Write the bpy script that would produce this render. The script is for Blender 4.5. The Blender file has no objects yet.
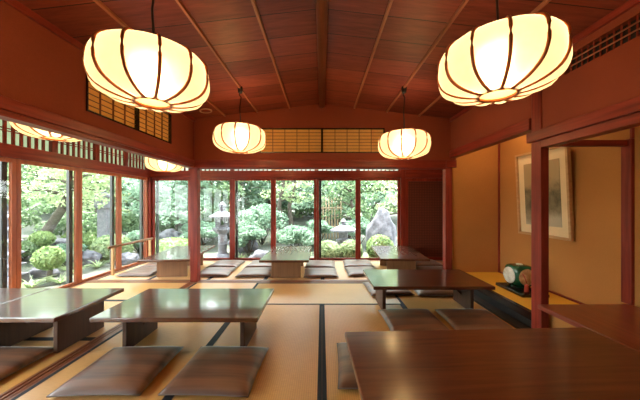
import bpy, bmesh, math, random
from mathutils import Vector, Matrix, noise
random.seed(7)
PI = math.pi
scn = bpy.context.scene
COL = scn.collection

# ------------------------------------------------------------------ helpers
def new_bm():
    return bmesh.new()

def box(bm, x0, x1, y0, y1, z0, z1, bev=0.0, seg=2):
    vs = [bm.verts.new((x, y, z)) for z in (z0, z1) for y in (y0, y1) for x in (x0, x1)]
    F = [(0, 2, 3, 1), (4, 5, 7, 6), (0, 1, 5, 4), (1, 3, 7, 5), (3, 2, 6, 7), (2, 0, 4, 6)]
    fs = [bm.faces.new([vs[i] for i in f]) for f in F]
    if bev > 0:
        es = list({e for f in fs for e in f.edges})
        bmesh.ops.bevel(bm, geom=es, offset=bev, segments=seg, affect='EDGES', profile=0.5)

def tube(bm, pts, rad, n=8, caps=True):
    pts = [Vector(p) for p in pts]
    rads = rad if isinstance(rad, (list, tuple)) else [rad] * len(pts)
    rings = []
    up = None
    for i, p in enumerate(pts):
        a = pts[max(i - 1, 0)]; b = pts[min(i + 1, len(pts) - 1)]
        t = (b - a).normalized()
        if up is None:
            up = Vector((0, 0, 1)) if abs(t.z) < 0.9 else Vector((1, 0, 0))
        u = t.cross(up)
        if u.length < 1e-4:
            u = t.orthogonal()
        u.normalize()
        v = t.cross(u).normalized()
        up = -v if False else up
        rings.append([bm.verts.new(p + (u * math.cos(2 * PI * k / n) + v * math.sin(2 * PI * k / n)) * rads[i]) for k in range(n)])
    for i in range(len(rings) - 1):
        for k in range(n):
            bm.faces.new((rings[i][k], rings[i][(k + 1) % n], rings[i + 1][(k + 1) % n], rings[i + 1][k]))
    if caps:
        bm.faces.new(rings[0][::-1]); bm.faces.new(rings[-1])

def lathe(bm, prof, n=24, rot=0.0, loc=(0, 0, 0)):
    rings = []
    lx, ly, lz = loc
    for r, z in prof:
        rings.append([bm.verts.new((lx + r * math.cos(2 * PI * k / n + rot), ly + r * math.sin(2 * PI * k / n + rot), lz + z)) for k in range(n)])
    for i in range(len(rings) - 1):
        for k in range(n):
            bm.faces.new((rings[i][k], rings[i][(k + 1) % n], rings[i + 1][(k + 1) % n], rings[i + 1][k]))
    bm.faces.new(rings[0][::-1]); bm.faces.new(rings[-1])

def torus(bm, R, r, z=0.0, n=36, m=8):
    rings = []
    for i in range(n):
        a = 2 * PI * i / n
        rings.append([bm.verts.new(((R + r * math.cos(2 * PI * k / m)) * math.cos(a), (R + r * math.cos(2 * PI * k / m)) * math.sin(a), z + r * math.sin(2 * PI * k / m))) for k in range(m)])
    for i in range(n):
        for k in range(m):
            bm.faces.new((rings[i][k], rings[(i + 1) % n][k], rings[(i + 1) % n][(k + 1) % m], rings[i][(k + 1) % m]))

def obj(name, bm, mat, parent=None, smooth=False, loc=None):
    bmesh.ops.recalc_face_normals(bm, faces=bm.faces[:])
    me = bpy.data.meshes.new(name)
    bm.to_mesh(me); bm.free()
    if smooth:
        for p in me.polygons:
            p.use_smooth = True
        if smooth == 'auto':
            try:
                me.set_sharp_from_angle(angle=math.radians(35))
            except Exception:
                pass
    for m in (mat if isinstance(mat, (list, tuple)) else [mat]):
        me.materials.append(m)
    o = bpy.data.objects.new(name, me)
    COL.objects.link(o)
    if parent is not None:
        o.parent = parent
    if loc is not None:
        o.location = loc
    return o

def raw(name, verts, faces, mat, parent=None, smooth=False):
    me = bpy.data.meshes.new(name)
    me.from_pydata(verts, [], faces)
    me.materials.append(mat)
    if smooth:
        for p in me.polygons:
            p.use_smooth = True
    o = bpy.data.objects.new(name, me)
    COL.objects.link(o)
    if parent is not None:
        o.parent = parent
    return o

def tag(o, label=None, cat=None, group=None, kind=None):
    if label: o['label'] = label
    if cat: o['category'] = cat
    if group: o['group'] = group
    if kind: o['kind'] = kind
    return o

def thing(name, label, cat, loc=(0, 0, 0), rotz=0.0, group=None):
    o = bpy.data.objects.new(name, None)
    o.empty_display_size = 0.1
    COL.objects.link(o)
    o.location = loc
    o.rotation_euler = (0, 0, rotz)
    return tag(o, label, cat, group)

def struct(name, bm, mat, smooth=False, parent=None):
    o = obj(name, bm, mat, parent, smooth)
    if parent is None:
        o['kind'] = 'structure'
    return o

def struct_empty(name, loc=(0, 0, 0)):
    o = bpy.data.objects.new(name, None)
    COL.objects.link(o)
    o.location = loc
    o['kind'] = 'structure'
    return o

def dup(root, loc, rotz, label, group=None):
    r = root.copy(); COL.objects.link(r)
    r.location = loc; r.rotation_euler = (0, 0, rotz)
    r['label'] = label
    if group: r['group'] = group
    for ch in list(root.children):
        c = ch.copy(); COL.objects.link(c); c.parent = r
        for g in list(ch.children):
            d = g.copy(); COL.objects.link(d); d.parent = c
    return r

# ------------------------------------------------------------------ materials
def mat_new(name):
    m = bpy.data.materials.new(name)
    m.use_nodes = True
    nt = m.node_tree
    nt.nodes.clear()
    out = nt.nodes.new('ShaderNodeOutputMaterial')
    return m, nt, out

def N(nt, t, **kw):
    n = nt.nodes.new(t)
    for k, v in kw.items():
        setattr(n, k, v)
    return n

def mix_col(nt, fac, a, b):
    n = N(nt, 'ShaderNodeMix', data_type='RGBA')
    if hasattr(fac, 'is_linked'): nt.links.new(fac, n.inputs[0])
    else: n.inputs[0].default_value = fac
    for s, v in ((6, a), (7, b)):
        if hasattr(v, 'is_linked'): nt.links.new(v, n.inputs[s])
        else: n.inputs[s].default_value = (*v, 1)
    return n.outputs[2]

def coords(nt, scale=(1, 1, 1), world=False):
    if world:
        c = N(nt, 'ShaderNodeNewGeometry').outputs['Position']
    else:
        c = N(nt, 'ShaderNodeTexCoord').outputs['Object']
    mp = N(nt, 'ShaderNodeMapping')
    mp.inputs['Scale'].default_value = scale
    nt.links.new(c, mp.inputs['Vector'])
    return mp.outputs[0]

def nz(nt, vec, scale, detail=3.0, rough=0.55, dist=0.0):
    n = N(nt, 'ShaderNodeTexNoise')
    n.inputs['Scale'].default_value = scale
    n.inputs['Detail'].default_value = detail
    n.inputs['Roughness'].default_value = rough
    n.inputs['Distortion'].default_value = dist
    nt.links.new(vec, n.inputs['Vector'])
    return n.outputs[0]

def ramp(nt, fac, lo, hi):
    n = N(nt, 'ShaderNodeMapRange')
    n.inputs[1].default_value = lo; n.inputs[2].default_value = hi
    nt.links.new(fac, n.inputs[0])
    return n.outputs[0]

def math_n(nt, op, a, b=None):
    n = N(nt, 'ShaderNodeMath', operation=op)
    for i, v in enumerate((a, b)):
        if v is None: continue
        if hasattr(v, 'is_linked'): nt.links.new(v, n.inputs[i])
        else: n.inputs[i].default_value = v
    return n.outputs[0]

def bsdf(nt, out, col, rough=0.5, spec=0.5, coat=0.0, bump=None, bump_s=0.2, bump_d=0.002, metal=0.0, coat_rough=0.1):
    b = N(nt, 'ShaderNodeBsdfPrincipled')
    if hasattr(col, 'is_linked'): nt.links.new(col, b.inputs['Base Color'])
    else: b.inputs['Base Color'].default_value = (*col, 1)
    if hasattr(rough, 'is_linked'): nt.links.new(rough, b.inputs['Roughness'])
    else: b.inputs['Roughness'].default_value = rough
    b.inputs['Specular IOR Level'].default_value = spec
    b.inputs['Coat Weight'].default_value = coat
    b.inputs['Coat Roughness'].default_value = coat_rough
    b.inputs['Coat IOR'].default_value = 1.65
    b.inputs['Metallic'].default_value = metal
    if bump is not None:
        bp = N(nt, 'ShaderNodeBump')
        bp.inputs['Strength'].default_value = bump_s
        bp.inputs['Distance'].default_value = bump_d
        nt.links.new(bump, bp.inputs['Height'])
        nt.links.new(bp.outputs[0], b.inputs['Normal'])
    nt.links.new(b.outputs[0], out.inputs[0])
    return b

def wood(name, a, b, axis=0, rough=0.4, spec=0.5, coat=0.0, scale=1.0, bump_s=0.15, coat_rough=0.1, world=False):
    m, nt, out = mat_new(name)
    sc = [26 * scale] * 3
    sc[axis] = 1.6 * scale
    v = coords(nt, sc, world)
    n1 = nz(nt, v, 1.0, 5.0, 0.6, 0.4)
    v2 = coords(nt, (1, 1, 1), world)
    n2 = nz(nt, v2, 2.2 * scale, 2.0)
    f = math_n(nt, 'ADD', math_n(nt, 'MULTIPLY', n1, 0.7), math_n(nt, 'MULTIPLY', n2, 0.3))
    f = ramp(nt, f, 0.32, 0.68)
    c = mix_col(nt, f, a, b)
    bsdf(nt, out, c, rough, spec, coat, n1, bump_s, 0.0015, coat_rough=coat_rough)
    return m

def plain(name, col, rough=0.5, spec=0.5, var=0.12, scale=6.0, bump_s=0.1, metal=0.0):
    m, nt, out = mat_new(name)
    v = coords(nt)
    n = nz(nt, v, scale, 4.0)
    dk = tuple(c * (1 - var) for c in col); lt = tuple(min(1, c * (1 + var)) for c in col)
    bsdf(nt, out, mix_col(nt, ramp(nt, n, 0.3, 0.7), dk, lt), rough, spec, 0, n, bump_s, 0.002, metal)
    return m

def plaster(name, col, var=0.1):
    m, nt, out = mat_new(name)
    v = coords(nt)
    n = nz(nt, v, 1.5, 3.0)
    f = nz(nt, v, 160, 3.0)
    dk = tuple(c * (1 - var) for c in col); lt = tuple(min(1, c * (1 + var)) for c in col)
    bsdf(nt, out, mix_col(nt, ramp(nt, math_n(nt, 'ADD', math_n(nt, 'MULTIPLY', n, .5), math_n(nt, 'MULTIPLY', f, .5)), 0.35, 0.65), dk, lt), 0.9, 0.15, 0, f, 0.25, 0.002)
    return m

RED_A, RED_B = (0.13, 0.015, 0.009), (0.32, 0.046, 0.026)
M = {}
M['beam_x'] = wood('red_timber_x', RED_A, RED_B, 0, 0.40, 0.25)
M['beam_y'] = wood('red_timber_y', RED_A, RED_B, 1, 0.40, 0.25)
M['beam_z'] = wood('red_timber_z', RED_A, RED_B, 2, 0.40, 0.25)
M['sash'] = wood('sash_timber', (0.30, 0.075, 0.03), (0.50, 0.15, 0.06), 2, 0.4, 0.4)
M['dark_stile'] = plain('dark_stile_metal', (0.035, 0.035, 0.028), 0.45)
M['wall'] = plaster('red_plaster', (0.25, 0.056, 0.029))
M['ochre'] = plaster('ochre_plaster', (0.46, 0.20, 0.055))
M['batten'] = wood('batten_timber', (0.26, 0.09, 0.04), (0.42, 0.16, 0.08), 1, 0.4, 0.3)
M['ridge'] = wood('ridge_timber', (0.10, 0.030, 0.015), (0.25, 0.08, 0.04), 1, 0.28, 0.6, 0.3)
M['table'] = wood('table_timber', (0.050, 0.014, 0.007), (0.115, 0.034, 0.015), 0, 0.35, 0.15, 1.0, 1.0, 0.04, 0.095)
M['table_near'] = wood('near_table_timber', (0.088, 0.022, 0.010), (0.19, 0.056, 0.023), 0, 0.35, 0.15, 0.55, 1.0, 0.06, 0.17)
M['table_y'] = wood('table_timber_long', (0.07, 0.020, 0.009), (0.14, 0.046, 0.02), 1, 0.35, 0.15, 1.0, 1.0, 0.05, 0.13)
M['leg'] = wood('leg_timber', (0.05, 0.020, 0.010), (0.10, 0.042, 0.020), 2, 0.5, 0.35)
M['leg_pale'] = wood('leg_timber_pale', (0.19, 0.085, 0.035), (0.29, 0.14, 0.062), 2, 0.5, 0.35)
M['track'] = wood('track_timber', (0.20, 0.065, 0.028), (0.34, 0.125, 0.055), 1, 0.35, 0.5)
M['track_x'] = wood('track_timber_x', (0.16, 0.055, 0.025), (0.30, 0.11, 0.05), 0, 0.35, 0.5)
M['groove'] = plain('groove_dark', (0.02, 0.012, 0.01), 0.6)
M['shelf'] = wood('shelf_timber', (0.16, 0.028, 0.015), (0.27, 0.055, 0.03), 1, 0.28, 0.5, 0.2)
M['black'] = plain('black_lacquer', (0.012, 0.010, 0.010), 0.25, 0.6)
M['black_matte'] = plain('black_matte', (0.02, 0.016, 0.014), 0.6)
M['toko'] = plaster('toko_mat', (0.88, 0.52, 0.07), 0.06)
M['rail_wood'] = wood('rail_timber', (0.42, 0.22, 0.08), (0.62, 0.36, 0.16), 1, 0.4, 0.4)
M['wicker'] = None
M['ring'] = plain('pale_ring', (0.55, 0.34, 0.24), 0.5)
M['cable'] = plain('cable_black', (0.02, 0.012, 0.010), 0.5)

def ceiling_mat():
    m, nt, out = mat_new('ceiling_boards')
    pos = N(nt, 'ShaderNodeTexCoord').outputs['Object']
    sp = N(nt, 'ShaderNodeSeparateXYZ'); nt.links.new(pos, sp.inputs[0])
    k = math_n(nt, 'DIVIDE', sp.outputs[1], 0.30)
    fr = math_n(nt, 'FRACT', k); fl = math_n(nt, 'FLOOR', k)
    px = math_n(nt, 'FLOOR', math_n(nt, 'DIVIDE', sp.outputs[0], 0.495))
    wn = N(nt, 'ShaderNodeTexWhiteNoise', noise_dimensions='2D')
    cb = N(nt, 'ShaderNodeCombineXYZ'); nt.links.new(fl, cb.inputs[0]); nt.links.new(px, cb.inputs[1])
    nt.links.new(cb.outputs[0], wn.inputs['Vector'])
    v = coords(nt, (2.0, 34, 30))
    n1 = nz(nt, v, 1.0, 5, 0.62, 0.5)
    f = math_n(nt, 'ADD', math_n(nt, 'MULTIPLY', n1, 0.75), math_n(nt, 'MULTIPLY', wn.outputs[0], 0.28))
    c = mix_col(nt, ramp(nt, f, 0.3, 0.75), (0.11, 0.020, 0.013), (0.27, 0.062, 0.036))
    seam = math_n(nt, 'LESS_THAN', fr, 0.028)
    c = mix_col(nt, seam, c, (0.02, 0.005, 0.004))
    h = math_n(nt, 'SUBTRACT', math_n(nt, 'MULTIPLY', n1, 0.6), seam)
    bsdf(nt, out, c, 0.42, 0.25, 0.0, h, 0.35, 0.003)
    return m
M['ceiling'] = ceiling_mat()

def tatami(name, fibre):
    # fibre: 0 -> rush along X, 1 -> rush along Y
    m, nt, out = mat_new(name)
    s = [1, 1, 1]
    sc = [240, 240, 60]; sc[fibre] = 18
    v = coords(nt, sc, True)
    n1 = nz(nt, v, 1.0, 2.0)
    v2 = coords(nt, (1, 1, 1), True)
    n2 = nz(nt, v2, 1.7, 2.0)
    w = N(nt, 'ShaderNodeTexWave', bands_direction='X' if fibre == 0 else 'Y')
    w.inputs['Scale'].default_value = 22.0
    nt.links.new(v2, w.inputs['Vector'])
    f = math_n(nt, 'ADD', math_n(nt, 'MULTIPLY', n1, 0.5), math_n(nt, 'MULTIPLY', n2, 0.35))
    f = math_n(nt, 'ADD', f, math_n(nt, 'MULTIPLY', w.outputs['Fac'], 0.15))
    c = mix_col(nt, ramp(nt, f, 0.3, 0.7), (0.54, 0.255, 0.058), (0.78, 0.42, 0.12))
    b = bsdf(nt, out, c, 0.38, 0.9, 0.0, f, 0.2, 0.002)
    b.inputs['Anisotropic'].default_value = 0.85
    b.inputs['Sheen Weight'].default_value = 0.32
    b.inputs['Sheen Roughness'].default_value = 0.22
    tg = N(nt, 'ShaderNodeCombineXYZ')
    tg.inputs[0].default_value = 1.0 if fibre == 1 else 0.0
    tg.inputs[1].default_value = 1.0 if fibre == 0 else 0.0
    nt.links.new(tg.outputs[0], b.inputs['Tangent'])
    return m
M['tatami_x'] = tatami('tatami_rush_x', 0)
M['tatami_y'] = tatami('tatami_rush_y', 1)
M['heri'] = plain('tatami_border_cloth', (0.022, 0.020, 0.024), 0.75, 0.3, 0.2, 120)

def glass():
    m, nt, out = mat_new('window_glass')
    t = N(nt, 'ShaderNodeBsdfTransparent'); t.inputs[0].default_value = (0.97, 0.985, 0.975, 1)
    g = N(nt, 'ShaderNodeBsdfGlossy'); g.inputs['Roughness'].default_value = 0.01
    lw = N(nt, 'ShaderNodeLayerWeight'); lw.inputs[0].default_value = .5
    fr_ = math_n(nt, 'ADD', math_n(nt, 'MULTIPLY', math_n(nt, 'POWER', lw.outputs['Facing'], 4.0), .28), .02)
    mx = N(nt, 'ShaderNodeMixShader')
    nt.links.new(fr_, mx.inputs[0]); nt.links.new(t.outputs[0], mx.inputs[1]); nt.links.new(g.outputs[0], mx.inputs[2])
    nt.links.new(mx.outputs[0], out.inputs[0])
    return m
M['glass'] = glass()

def paper(name, col, trans=0.25, trl=0.6, emit=0.0, fwd=0.0):
    m, nt, out = mat_new(name)
    v = coords(nt)
    n = nz(nt, v, 22, 4)
    c = mix_col(nt, ramp(nt, n, 0.3, 0.7), tuple(x * 0.93 for x in col), col)
    d = N(nt, 'ShaderNodeBsdfDiffuse'); nt.links.new(c, d.inputs[0])
    t = N(nt, 'ShaderNodeBsdfTranslucent'); nt.links.new(c, t.inputs[0])
    p = N(nt, 'ShaderNodeBsdfTransparent'); p.inputs[0].default_value = (*col, 1)
    m1 = N(nt, 'ShaderNodeMixShader'); m1.inputs[0].default_value = trl
    nt.links.new(d.outputs[0], m1.inputs[1]); nt.links.new(t.outputs[0], m1.inputs[2])
    if fwd > 0:      # light that the paper scatters mostly straight on
        rf = N(nt, 'ShaderNodeBsdfRefraction'); nt.links.new(c, rf.inputs[0]); rf.inputs['Roughness'].default_value = .72; rf.inputs['IOR'].default_value = 1.3
        m3 = N(nt, 'ShaderNodeMixShader'); m3.inputs[0].default_value = fwd
        nt.links.new(m1.outputs[0], m3.inputs[1]); nt.links.new(rf.outputs[0], m3.inputs[2])
        m1 = m3
    m2 = N(nt, 'ShaderNodeMixShader'); m2.inputs[0].default_value = trans
    nt.links.new(m1.outputs[0], m2.inputs[1]); nt.links.new(p.outputs[0], m2.inputs[2])
    last = m2.outputs[0]
    if emit > 0:
        e = N(nt, 'ShaderNodeEmission'); e.inputs[0].default_value = (1.0, 0.80, 0.42, 1); e.inputs[1].default_value = emit
        a = N(nt, 'ShaderNodeAddShader')
        nt.links.new(last, a.inputs[0]); nt.links.new(e.outputs[0], a.inputs[1])
        last = a.outputs[0]
    nt.links.new(last, out.inputs[0])
    return m
M['lantern_paper'] = paper('lantern_paper', (0.98, 0.83, 0.53), 0.30, 0.7, 0.25, .35)
M['shoji_paper'] = paper('shoji_paper', (0.95, 0.64, 0.26), 0.0, 0.5)
M['pale_paper'] = paper('pale_transom_paper', (0.42, 0.46, 0.35), 0.0, 0.8)
M['rib'] = wood('lantern_rib_wood', (0.36, 0.085, 0.02), (0.55, 0.15, 0.04), 2, 0.4)

def zabuton_mat():
    m, nt, out = mat_new('zabuton_silk')
    v = coords(nt, (0.6, 9, 4))
    n1 = nz(nt, v, 1.0, 3, 0.6)
    v2 = coords(nt, (160, 500, 100))
    n2 = nz(nt, v2, 1.0, 2)
    c = mix_col(nt, ramp(nt, n1, 0.36, 0.64), (0.060, 0.022, 0.010), (0.225, 0.092, 0.040))
    b = bsdf(nt, out, c, 0.48, 0.3, 0.5, n2, 0.3, 0.001, coat_rough=0.42)
    b.inputs['Sheen Weight'].default_value = 0.9
    b.inputs['Sheen Roughness'].default_value = 0.16
    b.inputs['Sheen Tint'].default_value = (0.8, 0.75, 0.7, 1)
    return m
M['zabuton'] = zabuton_mat()
M['piping'] = plain('zabuton_piping', (0.16, 0.12, 0.10), 0.45)

def wicker_mat():
    m, nt, out = mat_new('dark_woven_panel')
    v = coords(nt, (1, 1, 1))
    w1 = N(nt, 'ShaderNodeTexWave', bands_direction='X'); w1.inputs['Scale'].default_value = 9
    w2 = N(nt, 'ShaderNodeTexWave', bands_direction='Z'); w2.inputs['Scale'].default_value = 9
    nt.links.new(v, w1.inputs['Vector']); nt.links.new(v, w2.inputs['Vector'])
    f = math_n(nt, 'MULTIPLY', w1.outputs['Fac'], w2.outputs['Fac'])
    bsdf(nt, out, mix_col(nt, f, (0.07, 0.015, 0.008), (0.20, 0.050, 0.024)), 0.5, 0.4, 0, f, 0.4, 0.004)
    return m
M['wicker'] = wicker_mat()

def stone_mat(name, a, b, scale=9):
    m, nt, out = mat_new(name)
    v = coords(nt)
    n = nz(nt, v, scale, 6, 0.7)
    bsdf(nt, out, mix_col(nt, ramp(nt, n, 0.3, 0.7), a, b), 0.85, 0.2, 0, n, 0.6, 0.02)
    return m
M['granite'] = stone_mat('granite', (0.126, 0.122, 0.139), (0.263, 0.252, 0.277))
M['rock'] = stone_mat('garden_rock', (0.043, 0.043, 0.053), (0.196, 0.190, 0.212), 5)
M['bark'] = stone_mat('bark', (0.048, 0.038, 0.029), (0.136, 0.115, 0.090), 12)
M['bamboo'] = plain('bamboo_pole', (0.440, 0.319, 0.198), 0.5)

def leaf_mat(name, a, b):
    m, nt, out = mat_new(name)
    n = nz(nt, coords(nt, (1, 1, 1), True), 5.0, 4, 0.7)
    n = ramp(nt, n, 0.3, 0.7)
    c = mix_col(nt, n, a, b)
    d = N(nt, 'ShaderNodeBsdfPrincipled'); nt.links.new(c, d.inputs['Base Color']); d.inputs['Roughness'].default_value = 0.45
    t = N(nt, 'ShaderNodeBsdfTranslucent'); nt.links.new(c, t.inputs[0])
    mx = N(nt, 'ShaderNodeMixShader'); mx.inputs[0].default_value = 0.45
    nt.links.new(d.outputs[0], mx.inputs[1]); nt.links.new(t.outputs[0], mx.inputs[2])
    nt.links.new(mx.outputs[0], out.inputs[0])
    return m
M['leaf_pale'] = leaf_mat('leaf_pale', (0.158, 0.236, 0.095), (0.499, 0.578, 0.315))
M['leaf_mint'] = leaf_mat('leaf_mint', (0.092, 0.189, 0.120), (0.345, 0.460, 0.333))
M['leaf_mid'] = leaf_mat('leaf_mid', (0.051, 0.103, 0.041), (0.230, 0.322, 0.161))
M['leaf_dark'] = leaf_mat('leaf_dark', (0.026, 0.057, 0.031), (0.117, 0.182, 0.117))
M['leaf_clip'] = leaf_mat('leaf_clipped', (0.131, 0.223, 0.062), (0.367, 0.472, 0.197))

def ground_mat():
    m, nt, out = mat_new('garden_ground')
    v = coords(nt)
    n = nz(nt, v, 1.3, 5, 0.65)
    n2 = nz(nt, v, 30, 4, 0.7)
    c = mix_col(nt, ramp(nt, n, 0.42, 0.58), (0.042, 0.063, 0.025), (0.105, 0.105, 0.087))
    c = mix_col(nt, ramp(nt, n2, 0.35, 0.75), c, (0.176, 0.176, 0.160))
    bsdf(nt, out, c, 0.9, 0.2, 0, n2, 0.7, 0.03)
    return m
M['ground'] = ground_mat()

# ------------------------------------------------------------------ geometry constants (metres; camera eye at origin, 1.21 m high)
XL, XR = -1.94, 1.95          # inner faces of the inner room's side walls
YF = 4.12                      # inner face of the wall above the far lintel
XG, YG = -3.65, 5.77           # glass walls: left and far
ZC, ZR = 2.48, 2.715           # ceiling at the sides, at the ridge
XT = 2.73                      # back wall of the alcoves
YB = -3.0                      # back end of the room

# ------------------------------------------------------------------ floor
bm = new_bm(); box(bm, -3.75, 3.0, YB, 5.9, -0.45, -0.06)
floor = struct('floor', bm, M['track'])
def mat_panel(x0, x1, y0, y1, long_axis):
    bm = new_bm(); box(bm, x0 + .0015, x1 - .0015, y0 + .0015, y1 - .0015, -0.06, 0.0, 0.003, 1)
    t = obj('tatami_mat', bm, M['tatami_x'] if long_axis == 1 else M['tatami_y'], floor)
    w = 0.03
    for s in (0, 1):
        bm = new_bm()
        if long_axis == 1:
            a = x0 + .001 if s == 0 else x1 - w
            box(bm, a, a + w - .001, y0 + .0015, y1 - .0015, -0.02, 0.0015)
        else:
            a = y0 + .001 if s == 0 else y1 - w
            box(bm, x0 + .0015, x1 - .0015, a, a + w - .001, -0.02, 0.0015)
        obj('cloth_border', bm, M['heri'], t)
W = .955
# central room
mat_panel(-W, W, 3.24, 4.12, 0)
for x0 in (-W, 0):
    mat_panel(x0, x0 + W, 1.33, 3.24, 1)
    mat_panel(x0, x0 + W, -0.58, 1.33, 1)
    mat_panel(x0, x0 + W, -2.49, -0.58, 1)
for x0, x1 in ((-1.915, -W), (W, 1.90)):
    mat_panel(x0, x1, 2.21, 4.12, 1)
    mat_panel(x0, x1, 0.30, 2.21, 1)
    mat_panel(x0, x1, -1.61, 0.30, 1)
# left corridor: mats lie across it
for y0 in (-0.445, .51, 1.465, 2.42, 3.375):
    mat_panel(-3.58, -2.035, y0, y0 + (.955 if y0 < 3.3 else .91), 0)
mat_panel(-3.58, -2.035, -1.4, -.445, 0)
# far corridor: mats lie lengthwise
for x0, x1 in ((-3.58, -2.74), (-2.74, -1.80), (-1.80, -.90), (-.90, .01), (.01, .93), (.93, 1.85), (1.85, 2.72)):
    mat_panel(x0, x1, 4.285, 5.66, 1)
# grooved sills
bm = new_bm()
for a, b, zt in ((-2.033, -2.015, 0.0), (-2.015, -1.995, -.014), (-1.995, -1.98, 0.0), (-1.98, -1.96, -.014), (-1.96, -1.945, 0), (-1.945, -1.917, -.004)):
    box(bm, a, b, YB, 4.13, -.06, zt)
struct('trim_1', bm, M['track'])
bm = new_bm()
for a, b, zt in ((4.122, 4.15, .004), (4.15, 4.17, -.012), (4.17, 4.19, .004), (4.19, 4.21, -.012), (4.21, 4.283, .004)):
    box(bm, -3.58, 2.72, a, b, -.06, zt)
struct('trim_2', bm, M['track_x'])
# window-side floor boards
bm = new_bm(); box(bm, -3.70, -3.583, YB, 5.85, -.06, .004, .003)
struct('trim_3', bm, M['track'])
bm = new_bm(); box(bm, -3.583, 2.72, 5.663, 5.85, -.06, .004, .003)
struct('trim_4', bm, M['track_x'])

# ------------------------------------------------------------------ ceiling
bm = new_bm()
def quadprism(bm, pts, th):
    lo = [bm.verts.new(p) for p in pts]
    hi = [bm.verts.new((p[0], p[1], p[2] + th)) for p in pts]
    bm.faces.new(lo[::-1]); bm.faces.new(hi)
    n = len(pts)
    for i in range(n):
        bm.faces.new((lo[i], lo[(i + 1) % n], hi[(i + 1) % n], hi[i]))
for s in (-1, 1):
    quadprism(bm, [(0, YB, ZR), (s * 2.02, YB, ZC), (s * 2.02, 4.2, ZC), (0, 4.2, ZR)], .03)
ceiling = struct('ceiling', bm, M['ceiling'])
for k in range(-4, 5):
    if k == 0: continue
    x = k * .491
    if abs(k) == 4: x *= .993
    z = ZR - abs(x) * (ZR - ZC) / 2.02
    bm = new_bm(); box(bm, x - .011, x + .011, YB, 4.13, z - .024, z + .004, .004)
    obj('ceiling_batten', bm, M['batten'], ceiling)
bm = new_bm(); tube(bm, [(0, YB, ZR - .02), (0, 1, ZR - .02), (0, 4.14, ZR - .02)], .046, 16)
obj('ridge_pole', bm, M['ridge'], ceiling, True)
# crown strips along the two side walls
for i, (a, b) in enumerate(((XL - .02, XL + .022), (XR - .022, XR + .02))):
    bm = new_bm(); box(bm, a, b, YB, 4.12, ZC - .045, ZC + .006, .004)
    struct('trim_%d' % (5 + i), bm, M['beam_y'])
# low ceilings of the corridors and alcove, and the roof
bm = new_bm(); box(bm, -3.75, -2.03, YB, 5.9, 2.50, 2.53)
box(bm, -2.03, 3.0, 4.22, 5.9, 2.50, 2.53)
struct('ceiling_corridor', bm, M['ceiling'])
bm = new_bm(); box(bm, 2.02, 3.0, .9, 4.22, 2.42, 2.45)
struct('ceiling_alcove', bm, M['ceiling'])
bm = new_bm(); box(bm, -4.5, 3.2, -3.3, 6.6, 2.80, 2.95)
struct('roof', bm, M['black_matte'])

# ------------------------------------------------------------------ walls above the lintels
SJ0, SJ1 = 1.968, 2.342       # height range of the paper transoms
bm = new_bm()                 # far gable wall with the transom opening
for x0, x1, z0, z1 in ((-2.03, -.945, 1.84, 2.48), (.945, 2.03, 1.84, 2.48), (-.945, .945, 1.84, SJ0), (-.945, .945, SJ1, 2.48)):
    box(bm, x0, x1, YF, 4.22, z0, z1)
quadprism_pts = [(-2.03, 2.48), (2.03, 2.48), (0, 2.75)]
lo = [bm.verts.new((x, YF, z)) for x, z in quadprism_pts]; hi = [bm.verts.new((x, 4.22, z)) for x, z in quadprism_pts]
bm.faces.new(lo); bm.faces.new(hi[::-1])
for i in range(3):
    bm.faces.new((lo[i], hi[i], hi[(i + 1) % 3], lo[(i + 1) % 3]))
struct('wall_far', bm, M['wall'])
TL0, TL1 = 2.235, 3.49         # range in depth of the left paper transom
bm = new_bm()
for y0, y1, z0, z1 in ((YB, TL0, 1.84, 2.50), (TL1, 4.12, 1.84, 2.50), (TL0, TL1, 1.84, SJ0), (TL0, TL1, SJ1, 2.50)):
    box(bm, -2.03, XL, y0, y1, z0, z1)
struct('wall_left', bm, M['wall'])
VG0, VG1, VZ0, VZ1 = 1.20, 2.19, 2.240, 2.378   # ventilation opening
bm = new_bm()
for y0, y1, z0, z1 in ((YB, VG0, 1.84, 2.50), (VG0, VG1, 1.84, VZ0), (VG0, VG1, VZ1, 2.50), (VG1, 2.42, 1.84, 2.50), (2.52, 4.12, 1.99, 2.50)):
    box(bm, XR, 2.03, y0, y1, z0, z1)
box(bm, XR, 2.03, YB, 1.0, -.06, 1.70)
struct('wall_right', bm, M['wall'])
bm = new_bm()
box(bm, -3.75, 3.0, YB - .1, YB, -.06, 2.75)
struct('wall_back', bm, M['wall'])
# alcove walls (ochre)
bm = new_bm(); box(bm, XT, XT + .1, .9, 4.3, -.06, 2.45)
box(bm, 2.03, XT, .9, 1.0, -.06, 2.45)
struct('wall_alcove_back', bm, M['ochre'])
bm = new_bm(); box(bm, 2.01, XT, 4.19, 4.29, -.06, 2.45)
struct('wall_alcove_side', bm, M['ochre'])
bm = new_bm(); box(bm, XT - .022, XT - .001, 4.166, 4.189, .14, 2.42, .003)
struct('trim_7', bm, M['beam_z'])
bm = new_bm(); box(bm, XT - .02, XT - .001, 2.50, 4.166, .145, .165, .003)
struct('trim_8', bm, M['beam_y'])
# far-right corridor end
bm = new_bm(); box(bm, 2.72, 2.82, 4.30, 5.9, -.06, 2.5)
struct('wall_corridor_end', bm, M['wall'])

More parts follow.
